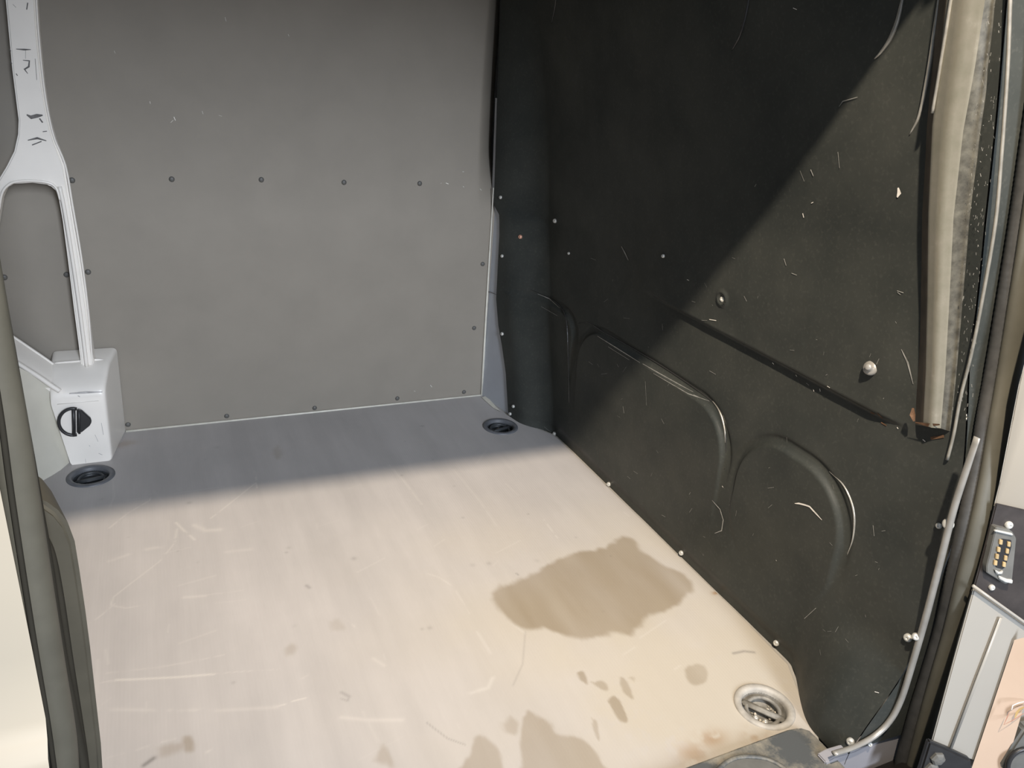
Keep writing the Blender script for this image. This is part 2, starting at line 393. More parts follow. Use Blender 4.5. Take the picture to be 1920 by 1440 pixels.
LIGHT = [  # polyline, half width (m), strength
 ([(190,1280),(215,1276)], .0016, .6), ([(218,1275),(250,1274),(330,1270),(402,1264)], .0024, .95), ([(330,1270),(440,1260),(520,1255)], .0014, .4), ([(200,1262),(290,1252),(345,1243),(420,1228)], .002, .35),
 ([(185,1330),(300,1332),(420,1332),(520,1326)], .004, .35), ([(512,1325),(535,1320)], .0016, .8), ([(548,1315),(590,1305)], .0016, .9), ([(640,1345),(690,1350),(755,1350)], .004, .45),
 ([(205,990),(240,962),(281,938),(283,926)], .0022, .55), ([(330,980),(345,995),(365,1012)], .003, .8), ([(328,1015),(332,992)], .003, .5), ([(395,972),(430,945),(480,905),(482,915)], .002, .6), ([(477,884),(481,900)], .003, .5),
 ([(326,1020),(300,1052),(240,1098),(212,1120),(208,1135),(235,1140),(290,1131)], .0018, .5), ([(365,985),(385,995),(412,993)], .007, .55), ([(275,1030),(302,1025)], .006, .45), ([(205,1052),(240,1040)], .005, .4), ([(425,1035),(470,1030)], .006, .3),
 ([(345,1120),(385,1117)], .004, .5), ([(390,1115),(455,1107)], .002, .3), ([(195,1424),(240,1411),(278,1400)], .002, .7), ([(303,1391),(330,1384)], .0015, .6), ([(388,1410),(430,1388)], .0024, .6), ([(170,1168),(192,1152),(215,1132)], .002, .45),
 ([(730,872),(760,905),(790,945)], .004, .3), ([(850,880),(900,940),(930,985)], .004, .2), ([(1020,975),(1045,1008)], .0025, .4), ([(800,1075),(822,1082),(850,1100),(880,1150)], .002, .35), ([(960,1170),(985,1188)], .002, .3), ([(925,1268),(915,1290),(880,1300)], .004, .4),
 ([(650,1160),(665,1175)], .002, .4), ([(700,1235),(720,1248)], .004, .35), ([(205,830),(214,930),(206,950)], .002, .35), ([(236,938),(330,925),(420,912)], .002, .3), ([(1170,960),(1180,968)], .002, .3), ([(895,1185),(920,1225)], .003, .3)]
DARK = [([(1375,1225),(1395,1221),(1414,1223)], .003, .5), ([(800,1355),(840,1385),(872,1396)], .0015, .3), ([(985,1185),(980,1245),(962,1285)], .002, .18), ([(655,1306),(640,1298)], .003, .3), ([(640,1310),(652,1314),(655,1306)], .002, .25), ([(270,1435),(288,1422)], .004, .6), ([(575,1098),(580,1102)], .004, .35), ([(968,1075),(972,1078)], .002, .4)]
def make_floor():
    xs = np.linspace(-.40, 1.080, 494); ys = np.linspace(.62, 2.20, 528)
    X, Y = np.meshgrid(xs, ys)
    stain = np.zeros(X.shape); sc = np.zeros(X.shape); dk = np.zeros(X.shape); rust = np.zeros(X.shape)
    wx = X + .012 * (vnoise(X + 2, Y, 18, 21) - .5) + .010 * (vnoise(X + 2, Y * .4, 70, 23) - .5); wy = Y + .02 * (vnoise(X + 2, Y, 14, 22) - .5) + .016 * (vnoise(X + 2, Y * .4, 60, 24) - .5)
    for poly, st, soft in STAINS:
        q = [tuple(k[:2]) for k in smooth_line([(*k, 0) for k in FP(poly + poly[:1])], 4)][:-1]; sd = seg_dist(wx, wy, q + q[:1]); sd = np.where(inside(wx, wy, q), sd, -sd)
        soft = soft * 1.5; stain = np.maximum(stain, st * ss((sd + soft * .5) / soft) * (0.75 + .5 * vnoise(X * 2.2, Y * .5, 9, 3)))
    gap = vnoise(X, Y, 40, 31)
    for poly, w, st in LIGHT:
        sc = np.maximum(sc, .75 * st * np.exp(-(seg_dist(X, Y, FP(poly)) / w) ** 2) * ss((gap - .22) / .25))
    for poly, w, st in DARK: dk = np.maximum(dk, st * np.exp(-(seg_dist(X, Y, FP(poly)) / w) ** 2))
    # fine random scuffs
    for _ in range(46):
        a = np.array([rng.uniform(-.2, 1.0), rng.uniform(.75, 1.85)]); th = rng.normal(.35, .25) if rng.random() < .5 else rng.normal(1.57, .2)
        l = rng.uniform(.01, .09); sc = np.maximum(sc, rng.uniform(.06, .2) * np.exp(-(seg_dist(X, Y, [tuple(a), tuple(a + l * np.array([math.cos(th), math.sin(th)]))]) / rng.uniform(.0015, .003)) ** 2))
    for _ in range(30):
        a = (rng.uniform(-.2, 1.0), rng.uniform(.7, 2.1)); dk = np.maximum(dk, rng.uniform(.1, .3) * np.exp(-((X - a[0]) ** 2 + (Y - a[1]) ** 2) / rng.uniform(.002, .007) ** 2))
    # dry dust plus the lamp's warmer tone, painted in towards the rear right
    dust_warmth = ss((X - .05) / .75) * ss((1.75 - Y) / .7) * (.35 + .9 * vnoise(X + 1, Y, 7, 41))
    dust_warmth += .55 * np.exp(-((X - .86) / .16) ** 2 - ((Y - .80) / .09) ** 2) * (vnoise(X, Y, 60, 44) > .38)
    for (px, py, s, st) in ((1335, 1385, .018, .6), (1300, 1412, .02, .5), (1342, 1112, .006, .8), (1420, 1382, .02, .4), (232, 832, .02, .35)):
        a = floor_pt(px, py); rust = np.maximum(rust, st * np.exp(-(((X - a[0]) / 1.5) ** 2 + (Y - a[1]) ** 2) / s ** 2) * ss((vnoise(X, Y, 50, 51) - .25) / .3))
    keep = inside(X, Y, outline)
    for a, b in RINGS: keep &= np.hypot(X - a, Y - b) > .046
    n = X.shape[1]; idx = np.arange(X.size).reshape(X.shape)
    ok = keep[:-1, :-1] & keep[1:, :-1] & keep[1:, 1:] & keep[:-1, 1:]
    f = np.stack([idx[:-1, :-1], idx[:-1, 1:], idx[1:, 1:], idx[1:, :-1]], -1)[ok]
    used = np.zeros(X.size, bool); used[f.ravel()] = True; new = np.cumsum(used) - 1
    Z = .0008 * (vnoise(X, Y, 6, 61) - .5)
    v = np.stack([X, Y, Z], -1).reshape(-1, 3)[used]
    me = mesh('floor', v, new[f])
    for nm, ch in (('wear', (stain, sc, np.clip(dust_warmth, 0, 1) * .8)), ('wear_b', (rust, dk, dk * 0))):
        at = me.color_attributes.new(nm, 'FLOAT_COLOR', 'POINT')
        c = np.stack([*(np.clip(q, 0, 1) for q in ch), np.ones(X.shape)], -1).reshape(-1, 4)[used]
        at.data.foreach_set('color', c.astype(np.float32).ravel())
    return me
floor = tag(link('floor', make_floor(), M_floor), 'worn grey load bay floor with damp brown stains and pale scratches', kind='structure')
# clean cut edge of the covering and the sheet under it
ev = [(*p, .0) for p in outline]; ev2 = [(*p, -.012) for p in outline]
under = [(-.45, .60), (1.12, .60), (1.12, 2.25), (-.45, 2.25)]
sub = link('subfloor', prism_me('subfloor', [(*p, -.07) for p in under], [(*p, -.09) for p in under]), M_outer, floor, False)
rim = [p for p in outline[1:10]]
rv = []; rf = []
for i, p in enumerate(rim):
    rv += [(p[0] - .006, p[1], .0006), (p[0] + .001, p[1], .0), (p[0] + .001, p[1], -.03)]
for i in range(len(rim) - 1):
    a, b = i * 3, i * 3 + 3; rf += [(a, a + 1, b + 1, b), (a + 1, a + 2, b + 2, b + 1)]
edge_o = link('floor_edge', mesh('floor_edge', rv, rf), painted('floor_edge_grey', (0.36, 0.345, 0.31), .55), floor, False)

# ------------------------------------------------------------------ bulkhead
def make_bulk():
    xs = np.concatenate([np.linspace(-.62, .84, 30), np.linspace(.85, .975, 30)]); zs = np.linspace(-.03, 1.43, 90)
    X, Z = np.meshgrid(xs, zs)
    # right-hand edge rolls away from the bay above the flange
    k = ss((Z - .60) / .22); st = .905 - .012 * np.sin((Z - .6) * 4)
    Y = YB + k * 0.9 * np.clip(X - st, 0, 1) ** 1.35 * 3.2 + .0015 * (vnoise(X + 2, Z + 2, 2.5, 71) - .5)
    v = np.stack([X, Y, Z], -1).reshape(-1, 3); idx = np.arange(X.size).reshape(X.shape)
    f = np.stack([idx[:-1, :-1], idx[:-1, 1:], idx[1:, 1:], idx[1:, :-1]], -1).reshape(-1, 4)
    return mesh('wall_back', v, f)
wall_back = tag(link('wall_back', make_bulk(), M_bulk), 'flat grey steel bulkhead closing the front of the load bay', kind='structure')
riv = lathe_me('rivet', [(.0095, -.002), (.0095, .001), (.007, .0035), (.004, .0045), (.0, .0048)], 14)
riv.materials.append(M_rivet)
for px, py in [(322,336),(490,337),(645,342),(787,344),(135,338),(8,520),(125,515),(165,510),(425,780),(590,765),(745,747),(889,615),(240,796),(870,735),(905,495)]:
    p = ony(px, py, YB - .0005); o = link('rivet', riv, None, wall_back); o.location = p; o.rotation_euler = (math.radians(90), 0, 0); o.scale = (.75, .75, .75)
# chips in the grey paint
def strip_pts(pts, w, nrm):
    """Ribbon of half width w along 3-D points lying on a surface with normal nrm."""
    p = [np.array(q, float) for q in pts]; v = []; f = []
    for i, q in enumerate(p):
        t = _unit(p[min(i + 1, len(p) - 1)] - p[max(i - 1, 0)]); s = _unit(np.cross(t, nrm))
        k = w * (0.35 if i in (0, len(p) - 1) else 1.0)
        v += [q + s * k, q - s * k]
    for i in range(len(p) - 1): f.append((2 * i, 2 * i + 1, 2 * i + 3, 2 * i + 2))
    return v, f
def decals(name, items, m, parent, place, nrm):
    V = []; Fc = []
    for pts, w in items:
        pts = [place(*q) for q in pts]
        if len(pts) == 1: pts = [pts[0] + np.array([0, 0, -w]), pts[0], pts[0] + np.array([.0005, 0, w])]
        v, f = strip_pts(pts, w, nrm); b = len(V); V += v; Fc += [tuple(i + b for i in q) for q in f]
    o = link(name, mesh(name, V, Fc), m, parent, False); o['kind'] = 'stuff'; return o
decals('paint_chips', [([(326, 219), (329, 226)], .0022), ([(320, 230), (325, 225)], .001), ([(379, 208), (381, 214)], .001), ([(410, 216), (416, 218)], .0008), ([(281, 190), (282, 195)], .0012), ([(422, 32), (424, 40)], .001), ([(540, 64), (542, 68)], .001),
    ([(807, 722), (810, 726)], .0018), ([(776, 733), (779, 734)], .0012), ([(836, 343), (841, 345)], .002), ([(867, 322), (870, 322)], .0014), ([(868, 349), (870, 351)], .0014), ([(900, 354), (903, 357)], .0014), ([(826, 344), (828, 343)], .001), ([(214, 95), (216, 100)], .0008)],
    M_chip, wall_back, lambda a, b: ony(a, b, YB - .0012), np.array([0, -1, 0]))
# pale bead of sealant along the foot and up the right edge
p0 = ony(236, 809, YB - .003); p1 = ony(903, 741, YB - .003); p2 = ony(913, 560, YB - .003); p3 = ony(925, 352, YB - .003)
link('sealant_bead', tube_me('sealant_bead', [p0, p0 * .5 + p1 * .5, p1 - (.004, 0, 0)], .0035, .003, (0, 1, 0), 8), M_lip, wall_back)
link('sealant_bead', tube_me('sealant_bead', [p1 + (0, 0, -.003), p1 * .5 + p2 * .5, p2, p3], [.0042, .0038, .0035, .0015], .003, (0, 1, 0), 8), M_lip, wall_back)

# grey painted flange between the bulkhead and the black lining
n_z = 24; fv = []; ff = []
for i, z in enumerate(np.linspace(-.01, .95, n_z)):
    ye = float(interp(z, FRONT_Y)) - .014
    for t in (-.02, 0, .33, .66, 1.0):
        y = YB + .02 if t < 0 else YB + (min(ye, YB - .005) - YB) * t
        fv.append((flange_x(y) - max(0, z - .62) * .04, y, z))
for i in range(n_z - 1):
    for j in range(4): a = i * 5 + j; ff.append((a, a + 1, a + 6, a + 5))
flange = tag(link('trim_1', mesh('trim_1', fv, ff), M_flange), 'narrow grey painted flange between bulkhead and black lining', kind='structure')
decals('seam', [([(908, 545), (920, 548), (932, 553)], .0014)], M_smear, flange, lambda a, b: onp(a, b, (0.9595, YB, 0), FL_N), FL_N)
c0 = onz(905, 744, .001); c1 = onz(935, 772, .002)
link('corner_filler', prism_me('corner_filler', [onz(903, 745, .002), onz(912, 742, .006), onz(938, 771, .004), onz(925, 765, .001)], [onz(903, 745, -.004), onz(912, 742, -.004), onz(938, 771, -.004), onz(925, 765, -.004)]), M_lip, flange, False)

# ------------------------------------------------------------------ left side, roof, outer skin
wl = tag(link('wall_left', box_me('wall_left', (-.66, .62, -.05), (-.62, 2.25, 1.43), .003), M_black), 'black inner lining of the left side of the load bay', kind='structure')
ceil = tag(link('ceiling', box_me('ceiling', (-.68, .70, 1.42), (1.2, 2.46, 1.46), .004), M_white), 'white roof panel of the load bay', kind='structure')
outer = link('outer_skin', box_me('outer_skin', (1.115, .64, -.1), (1.15, 2.43, 1.43), .003), M_outer, wall_right, False)
back_skin = link('outer_skin', box_me('outer_skin_f', (-.68, 2.42, -.1), (1.2, 2.45, 1.43), .003), M_outer, wall_back, False)

# box at the foot of the left pillar, faced to the rear
YX = 2.03
def row(pts, y): return [ony(px, py, y) for px, py in pts]
fr = [(95, 742), (190, 722), (203, 735), (206, 790), (214, 864), (135, 874), (120, 820)]
ft = [ony(px, py, YX) for px, py in fr]
wl_parts = []
def loft_me(name, rings, cap=(True, True), w=0, seg=3):
    n = len(rings[0]); v = [p for r in rings for p in r]; f = []
    for i in range(len(rings) - 1):
        for j in range(n): f.append((i * n + j, i * n + (j + 1) % n, (i + 1) * n + (j + 1) % n, (i + 1) * n + j))
    if cap[0]: f.append(tuple(range(n - 1, -1, -1)))
    if cap[1]: f.append(tuple(range((len(rings) - 1) * n, len(rings) * n)))
    me = mesh(name, v, f); return bevelled(me, w, seg) if w else fixn(me)
# section of the box in (x, z): front ring, then rings going back with a rising, rounded top
def box_ring(y, top, xr, xl=-.251, r=.014):
    return round_poly([(xl, y, -.004), (xr - .004, y, -.004), (xr, y, top), (xl - .024, y, top)], r, 5)
rings_ = []
for y, top, xr in ((2.030, .186, -.157), (2.032, .196, -.1535), (2.037, .205, -.151), (2.046, .214, -.149), (2.066, .226, -.145), (2.09, .238, -.141), (2.115, .249, -.137), (2.19, .256, -.122)):
    rings_.append(box_ring(y, top, xr))
pb = link('pillar_foot', loft_me('pillar_foot', rings_), M_white, wl); autosmooth(pb, 50)
# narrow pressed strip and lip on the box face
link('face_step', box_me('face_step', (-.262, 2.0285, .172), (-.166, 2.034, .178), .002), M_white, wl)
link('pillar_edge', tube_me('foot_edge', smooth_line([(-.262, 2.12, .250), (-.20, 2.12, .251), (-.160, 2.122, .250), (-.142, 2.126, .236), (-.1375, 2.13, .20), (-.1395, 2.15, .08), (-.136, 2.18, .012)]), .0028, .0028, (0, 1, 0), 8), M_white, wl)
decals('black_scuffs', [([(130, 738), (160, 736), (192, 735)], .003), ([(146, 742), (150, 744)], .003), ([(190, 793), (194, 815)], .0016), ([(178, 815), (184, 828)], .0012), ([(167, 835), (169, 837)], .002), ([(160, 860), (161, 868)], .0012), ([(185, 850), (192, 853)], .002)], painted('grey_scuff', (.42, .41, .40), .5, .3, 60), wl, lambda a, b: ony(a, b, 2.0285), np.array([0, -1, 0]))
# pillar with an oblong opening
YP = 2.105
outl = [(64, -40), (70, 60), (80, 160), (90, 222), (101, 262), (120, 312), (133, 390), (150, 490), (163, 580), (170, 640), (177, 690), (160, 715), (152, 690), (146, 640), (138, 580), (127, 490), (117, 415), (110, 375), (104, 358), (92, 347), (60, 343), (25, 345), (10, 354), (2, 372), (-6, 420), (-20, 520), (-60, 640), (-90, 640), (-60, 500), (-30, 400), (-8, 345), (12, 312), (26, 284), (33, 252), (34, 225), (22, 130), (6, -40)]
q = [ony(px, py, YP) for px, py in outl]
me = prism_me('pillar_frame', q, [p + (0.004, .03, 0) for p in q], .004, 3)
pf = link('pillar_frame', me, M_white, wl); autosmooth(pf, 35)
# raised bead down the narrow leg and the welded edge of the upper arm
link('pillar_bead', tube_me('pillar_bead', smooth_line([ony(px, py, YP - .004) for px, py in [(112, 350), (122, 400), (138, 500), (152, 600), (163, 690)]]), .0045, .005, (0, 1, 0), 10), M_white, wl)
link('pillar_edge', tube_me('pillar_edge', smooth_line([ony(px, py, YP + .003) for px, py in [(66, -40), (72, 60), (82, 160), (92, 220), (103, 262), (123, 312), (136, 385), (152, 480), (165, 580), (174, 690)]]), .0025, .004, (0, 1, 0), 8), M_white, wl)
link('pillar_bead', tube_me('opening_bead', smooth_line([ony(px, py, YP - .002) for px, py in [(-2, 395), (3, 365), (12, 350), (28, 341), (60, 339), (92, 343), (106, 354), (113, 375)]]), .003, .004, (0, 1, 0), 8), M_white, wl)
decals('black_scuffs', [([(30, 92), (45, 93), (58, 93)], .0018), ([(48, 92), (48, 110)], .0008), ([(43, 113), (55, 114), (54, 125), (46, 130), (52, 138)], .0018), ([(52, 5), (50, 18)], .003), ([(50, 215), (58, 220), (70, 217), (80, 216)], .004), ([(74, 222), (80, 230)], .0045), ([(80, 247), (88, 246)], .0025),
    ([(52, 263), (70, 259), (87, 264)], .0025), ([(60, 272), (78, 265)], .003), ([(66, 110), (69, 150)], .0012), ([(18, 92), (20, 96)], .003), ([(20, 115), (22, 120)], .003), ([(30, 138), (33, 142)], .0025), ([(24, 8), (30, 14)], .001)],
    M_smear, wl, lambda a, b: ony(a, b, YP - .0006), np.array([0, -1, 0]))
# band running up to the left, with a turned lip
bu = [(118, 690), (108, 688), (85, 672), (60, 655), (20, 628), (-30, 596)]
bl = [(118, 745), (95, 735), (70, 715), (50, 702), (30, 688), (-30, 650)]
def strip_loft(name, a, b, m, w=.0):
    v = []; f = []
    n = len(a)
    for s in range(6):
        t = s / 5
        for i in range(n):
            v.append(a[i] * (1 - t) + b[i] * t + np.array([0, -.018 * math.sin(math.pi * t), 0]))
    for s in range(5):
        for i in range(n - 1): k = s * n + i; f.append((k, k + 1, k + n + 1, k + n))
    return mesh(name, v, f)
up_ = smooth_line([ony(px, py, 2.12) for px, py in bu]); dn_ = smooth_line([ony(px, py, 2.045) for px, py in bl])
link('pillar_brace', strip_loft('pillar_brace', up_, dn_, M_white), M_white, wl)
link('pillar_edge', tube_me('brace_edge', up_, .003, .004, (0, 1, 0), 8), M_white, wl)
link('pillar_bead', tube_me('brace_bead', smooth_line([ony(px, py, 2.03) for px, py in [(112, 733), (95, 722), (72, 706), (50, 692), (28, 678), (-30, 642)]]), .006, .006, (0, 1, 0), 10), M_white, wl)
# rounded inner skin below the brace, coving out to the floor
cv = []; cf = []; nS, nT = 14, 10
for i in range(nS):
    t = i / (nS - 1)
    for j in range(nT):
        s = j / (nT - 1)                         # along, from the box towards the left
        x = -.256 - .012 * (1 - t) * 1.0 - .16 * s
        y = 2.045 - .09 * s - .10 * t ** 3 * s ** .5 * .6 + .03 * math.sin(math.pi * min(1, t * 1.1)) * (1 - s) - .02 * math.sin(math.pi * s) * t
        cv.append((x, y, (.225 + .18 * s) * (1 - t) - .002))
for i in range(nS - 1):
    for j in range(nT - 1): a = i * nT + j; cf.append((a, a + 1, a + nT + 1, a + nT))
link('sill_skin', mesh('sill_skin', cv, cf), M_cream, wl)

# ------------------------------------------------------------------ dark pillar cover on the right wall
rows = [(-60, 1759, 1782, 1856, 1888), (0, 1752, 1774, 1846, 1878), (120, 1742, 1760, 1828, 1868), (240, 1732, 1747, 1806, 1858), (400, 1722, 1740, 1788, 1838), (560, 1719, 1738, 1780, 1822), (700, 1713, 1735, 1772, 1808), (797, 1707, 1730, 1764, 1796)]
rings_ = []
for i, (yy, a, b, c, d) in enumerate(rows):
    pr = .015 + .006 * (1 - i / 7)
    A = hit_wall(a, yy, -.012); B = hit_wall(b, yy - 2, pr); C_ = hit_wall(c, yy + 6, pr * .8); D = hit_wall(d, yy + 14, -.012)
    mid = (B + C_) / 2 + np.array([-.006, -.004, 0])
    prof = [A, A * .25 + B * .75, B * .96 + mid * .04, B * .8 + mid * .2, B * .4 + mid * .6, mid, mid * .6 + C_ * .4, mid * .2 + C_ * .8, C_, C_ * .5 + D * .5 + np.array([-.004, 0, 0]), D]
    rings_.append(prof)
v = [p for r in rings_ for p in r]; n = 11; f = []
for i in range(len(rings_) - 1):
    for j in range(n - 1): f.append((i * n + j, i * n + j + 1, (i + 1) * n + j + 1, (i + 1) * n + j))
f.append(tuple(range((len(rings_) - 1) * n, len(rings_) * n)))
me = mesh('pillar_cover', v, f)
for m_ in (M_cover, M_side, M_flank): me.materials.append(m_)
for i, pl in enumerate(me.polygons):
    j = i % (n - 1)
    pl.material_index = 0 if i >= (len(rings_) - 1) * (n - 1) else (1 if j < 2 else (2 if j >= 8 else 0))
cover = link('pillar_cover', fixn(me), None, wall_right); autosmooth(cover, 50)
cover['label'] = 'dusty olive grey upright cover with rusty lower end'
# rusty lower edge
decals('rust_patches', [([(1712, 765), (1711, 778), (1714, 790)], .004), ([(1716, 792), (1740, 797), (1762, 796)], .003)], M_rust, cover, lambda a, b: hit_wall(a, b, .0185), np.array([-.8, -.6, 0]))

# wear on the lining
WN = np.array([-1, 0, 0])
hw = lambda a, b: hit_wall(a, b, .0012)
decals('bright_chips', [([(1684, 352), (1686, 362), (1682, 370)], .0035), ([(1505, 400), (1507, 408)], .0022), ([(1521, 381), (1525, 379)], .0016), ([(1330, 599), (1343, 601)], .0022), ([(1354, 911), (1356, 914)], .0022), ([(1242, 479), (1246, 482)], .0025), ([(1448, 680), (1451, 683)], .0018), ([(1492, 703), (1494, 706)], .0014),
    ([(1525, 730), (1526, 734)], .0016), ([(1537, 729), (1538, 734)], .0018), ([(1551, 724), (1556, 727)], .0014), ([(1490, 944), (1498, 944), (1510, 947), (1518, 950), (1530, 963), (1541, 975)], .0016), ([(1682, 801), (1684, 804)], .002), ([(1730, 824), (1735, 828)], .0018), ([(1455, 1050), (1456, 1052)], .0014), ([(1640, 1297), (1648, 1299)], .0018), ([(1288, 524), (1292, 526)], .0016), ([(1065, 475), (1068, 476)], .0018), ([(1487, 15), (1494, 18)], .0012)], M_chip, wall_right, hw, WN)
lines = [([(1120, 630), (1160, 655), (1200, 680)], .0014), ([(1205, 682), (1250, 708), (1300, 735)], .0016), ([(1140, 650), (1180, 675)], .0014), ([(1225, 700), (1290, 738), (1330, 752)], .0012), ([(1300, 740), (1318, 748)], .002),
    ([(1335, 938), (1350, 955), (1356, 975), (1353, 995), (1340, 1000)], .0012), ([(1008, 551), (1030, 560), (1050, 578)], .0012), ([(1060, 585), (1064, 640), (1066, 700), (1067, 755)], .0013), ([(1015, 575), (1045, 592)], .001), ([(1571, 285), (1574, 315)], .0012), ([(1573, 200), (1580, 190), (1608, 182)], .0008), ([(1520, 318), (1525, 330)], .002),
    ([(1641, 110), (1655, 90)], .0008), ([(1508, 1160), (1530, 1140)], .0012), ([(1415, 350), (1418, 345)], .0014), ([(1470, 485), (1474, 498)], .0018), ([(1484, 512), (1494, 516)], .0014), ([(1682, 545), (1694, 549)], .0014), ([(1500, 320), (1508, 340)], .0006), ([(1690, 655), (1702, 680), (1712, 720)], .0016), ([(1330, 695), (1342, 702)], .0012), ([(1395, 555), (1400, 565)], .0012), ([(1637, 985), (1639, 1005)], .0014), ([(1020, 800), (1035, 812)], .001), ([(1210, 715), (1212, 760)], .001), ([(1168, 762), (1170, 775)], .002), ([(1240, 785), (1245, 795)], .001),
    ([(1165, 462), (1172, 475), (1178, 488)], .0016)]
for _ in range(70):
    a, b = rng.uniform(1100, 1700), rng.uniform(480, 1250)
    if b > 835 + (a - 1060) * .95: continue
    th = rng.uniform(0, 6.28); l = rng.uniform(2, 12); lines.append(([(a, b), (a + l * math.cos(th), b + l * math.sin(th))], rng.uniform(.0004, .0011)))
decals('scrapes', lines, M_scuff, wall_right, hw, WN)
decals('rust_patches', [([(1632, 773), (1640, 776)], .0035), ([(1645, 775), (1655, 785)], .003), ([(1652, 792), (1662, 798)], .003), ([(1745, 822), (1770, 818)], .006)], M_rust, wall_right, hw, WN)

def px_line(l, off=.0): return smooth_line([hit_wall(px, py, off) for px, py in l], 6)
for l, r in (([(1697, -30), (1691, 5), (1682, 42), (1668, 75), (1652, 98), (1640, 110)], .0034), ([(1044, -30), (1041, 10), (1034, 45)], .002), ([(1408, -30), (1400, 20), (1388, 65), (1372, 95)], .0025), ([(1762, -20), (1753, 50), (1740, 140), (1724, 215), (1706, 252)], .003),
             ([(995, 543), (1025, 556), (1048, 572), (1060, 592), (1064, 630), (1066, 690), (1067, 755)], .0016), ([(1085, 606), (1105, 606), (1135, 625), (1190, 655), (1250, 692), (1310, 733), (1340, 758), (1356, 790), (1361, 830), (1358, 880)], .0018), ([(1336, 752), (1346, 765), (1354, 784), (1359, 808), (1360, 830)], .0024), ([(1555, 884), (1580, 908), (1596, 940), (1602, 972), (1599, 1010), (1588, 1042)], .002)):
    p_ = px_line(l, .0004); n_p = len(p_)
    link('highlight_bead', tube_me('highlight_bead', p_, [r * (.25 + .75 * math.sin(math.pi * (i + .5) / n_p)) for i in range(n_p)], None, (1, 0, 0), 8), M_highlight if l[0][0] in (1697, 1762, 1555, 1336) else M_gloss, wall_right)  # beads added along pressed edges for highlights; pale ones carry them in colour
link('pillar_edge', tube_me('cover_highlight', px_line([(1786, -20), (1775, 50), (1765, 110), (1757, 160), (1748, 212)], .0215), .0022, .002, (1, 0, 0), 8), M_highlight, cover)  # added strip: the cover corner's highlight line put into its colour
specks = []
for _ in range(150):
    t = rng.random() ** .8; a = 1868 - 62 * t + rng.uniform(-22, 16); b = 780 * t + rng.uniform(-10, 10)
    specks.append(([(a, b), (a + rng.uniform(-2, 2), b + rng.uniform(1, 7))], rng.uniform(.0004, .0014)))
decals('dust_specks', specks, M_scuff, wall_right, lambda a, b: hit_wall(a, b, .012), WN)

# screws that hold the lining
scr = lathe_me('screw', [(.0085, -.004), (.0085, .0005), (.0075, .003), (.005, .0046), (.0022, .005), (.0018, .0032), (.0, .003)], 16); scr.materials.append(M_screw)
scr2 = scr.copy(); scr2.materials.clear(); scr2.materials.append(M_copper)
def screw_at(p, nrm, s=1.0, parent=wall_right, me=scr, name='screw'):
    o = link(name, me, None, parent); o.location = Vector(p); o.rotation_mode = 'QUATERNION'
    o.rotation_quaternion = Vector(nrm).to_track_quat('Z', 'Y'); o.scale = (s, s, s); return o
for px, py, s in [(938, 370, .6), (941, 480, .6), (941, 626, .65), (956, 776, .6), (962, 762, .6), (1039, 813, .7), (1141, 908, .75), (1277, 1037, .72), (1455, 1206, .72), (1594, 1391, .78), (1760, 986, .55), (1702, 1196, .82), (1040, 414, .75), (1066, 475, .45), (1243, 480, .5)]:
    screw_at(hit_wall(px, py, .003), (-.95, -.25, .15), s)
o = screw_at(hit_wall(975, 444, .003), (-.9, -.4, .1), .75, me=scr2); o['label'] = 'reddish copper screw'
o = screw_at(hit_wall(1355, 561, .0), (-.9, -.4, .2), .75)
o = link('cable_stud', lathe_me('cable_stud', [(.012, -.004), (.012, .001), (.009, .003), (.0055, .004), (.0055, .011), (.004, .0125), (0, .0125)], 20), M_silver, wall_right)
o.location = hit_wall(1632, 690, .002); o.rotation_mode = 'QUATERNION'; o.rotation_quaternion = Vector((-.9, -.25, .35)).to_track_quat('Z', 'Y')

# ------------------------------------------------------------------ rear opening, right jamb
up_lip_px = [(1897, -60), (1894, 0), (1889, 130), (1877, 300), (1866, 420), (1842, 560), (1822, 660), (1801, 745), (1788, 815), (1776, 862)]
low_lip_px = [(1832, 820), (1812, 880), (1791, 945), (1775, 1005), (1756, 1080), (1735, 1160), (1712, 1240), (1690, 1310), (1668, 1352), (1638, 1381), (1600, 1401), (1563, 1413)]
rib_in = [(1950, 0), (1938, 130), (1914, 300), (1897, 420), (1873, 560), (1849, 700), (1833, 790), (1818, 880), (1796, 980), (1775, 1080), (1752, 1180), (1728, 1260), (1706, 1330), (1690, 1390), (1672, 1460)]
rib_out = [(1966, 0), (1955, 130), (1932, 300), (1914, 420), (1893, 560), (1869, 700), (1853, 790), (1839, 880), (1819, 980), (1797, 1080), (1774, 1180), (1750, 1260), (1727, 1330), (1709, 1390), (1690, 1460)]
band_out = [(2010, 0), (2000, 130), (1980, 300), (1962, 420), (1938, 560), (1915, 700), (1899, 790), (1882, 880), (1860, 980), (1833, 1080), (1806, 1180), (1782, 1260), (1764, 1330), (1749, 1390), (1732, 1460)]
def mids(a, b): return [((p[0] + q[0]) / 2, (p[1] + q[1]) / 2) for p, q in zip(a, b)]
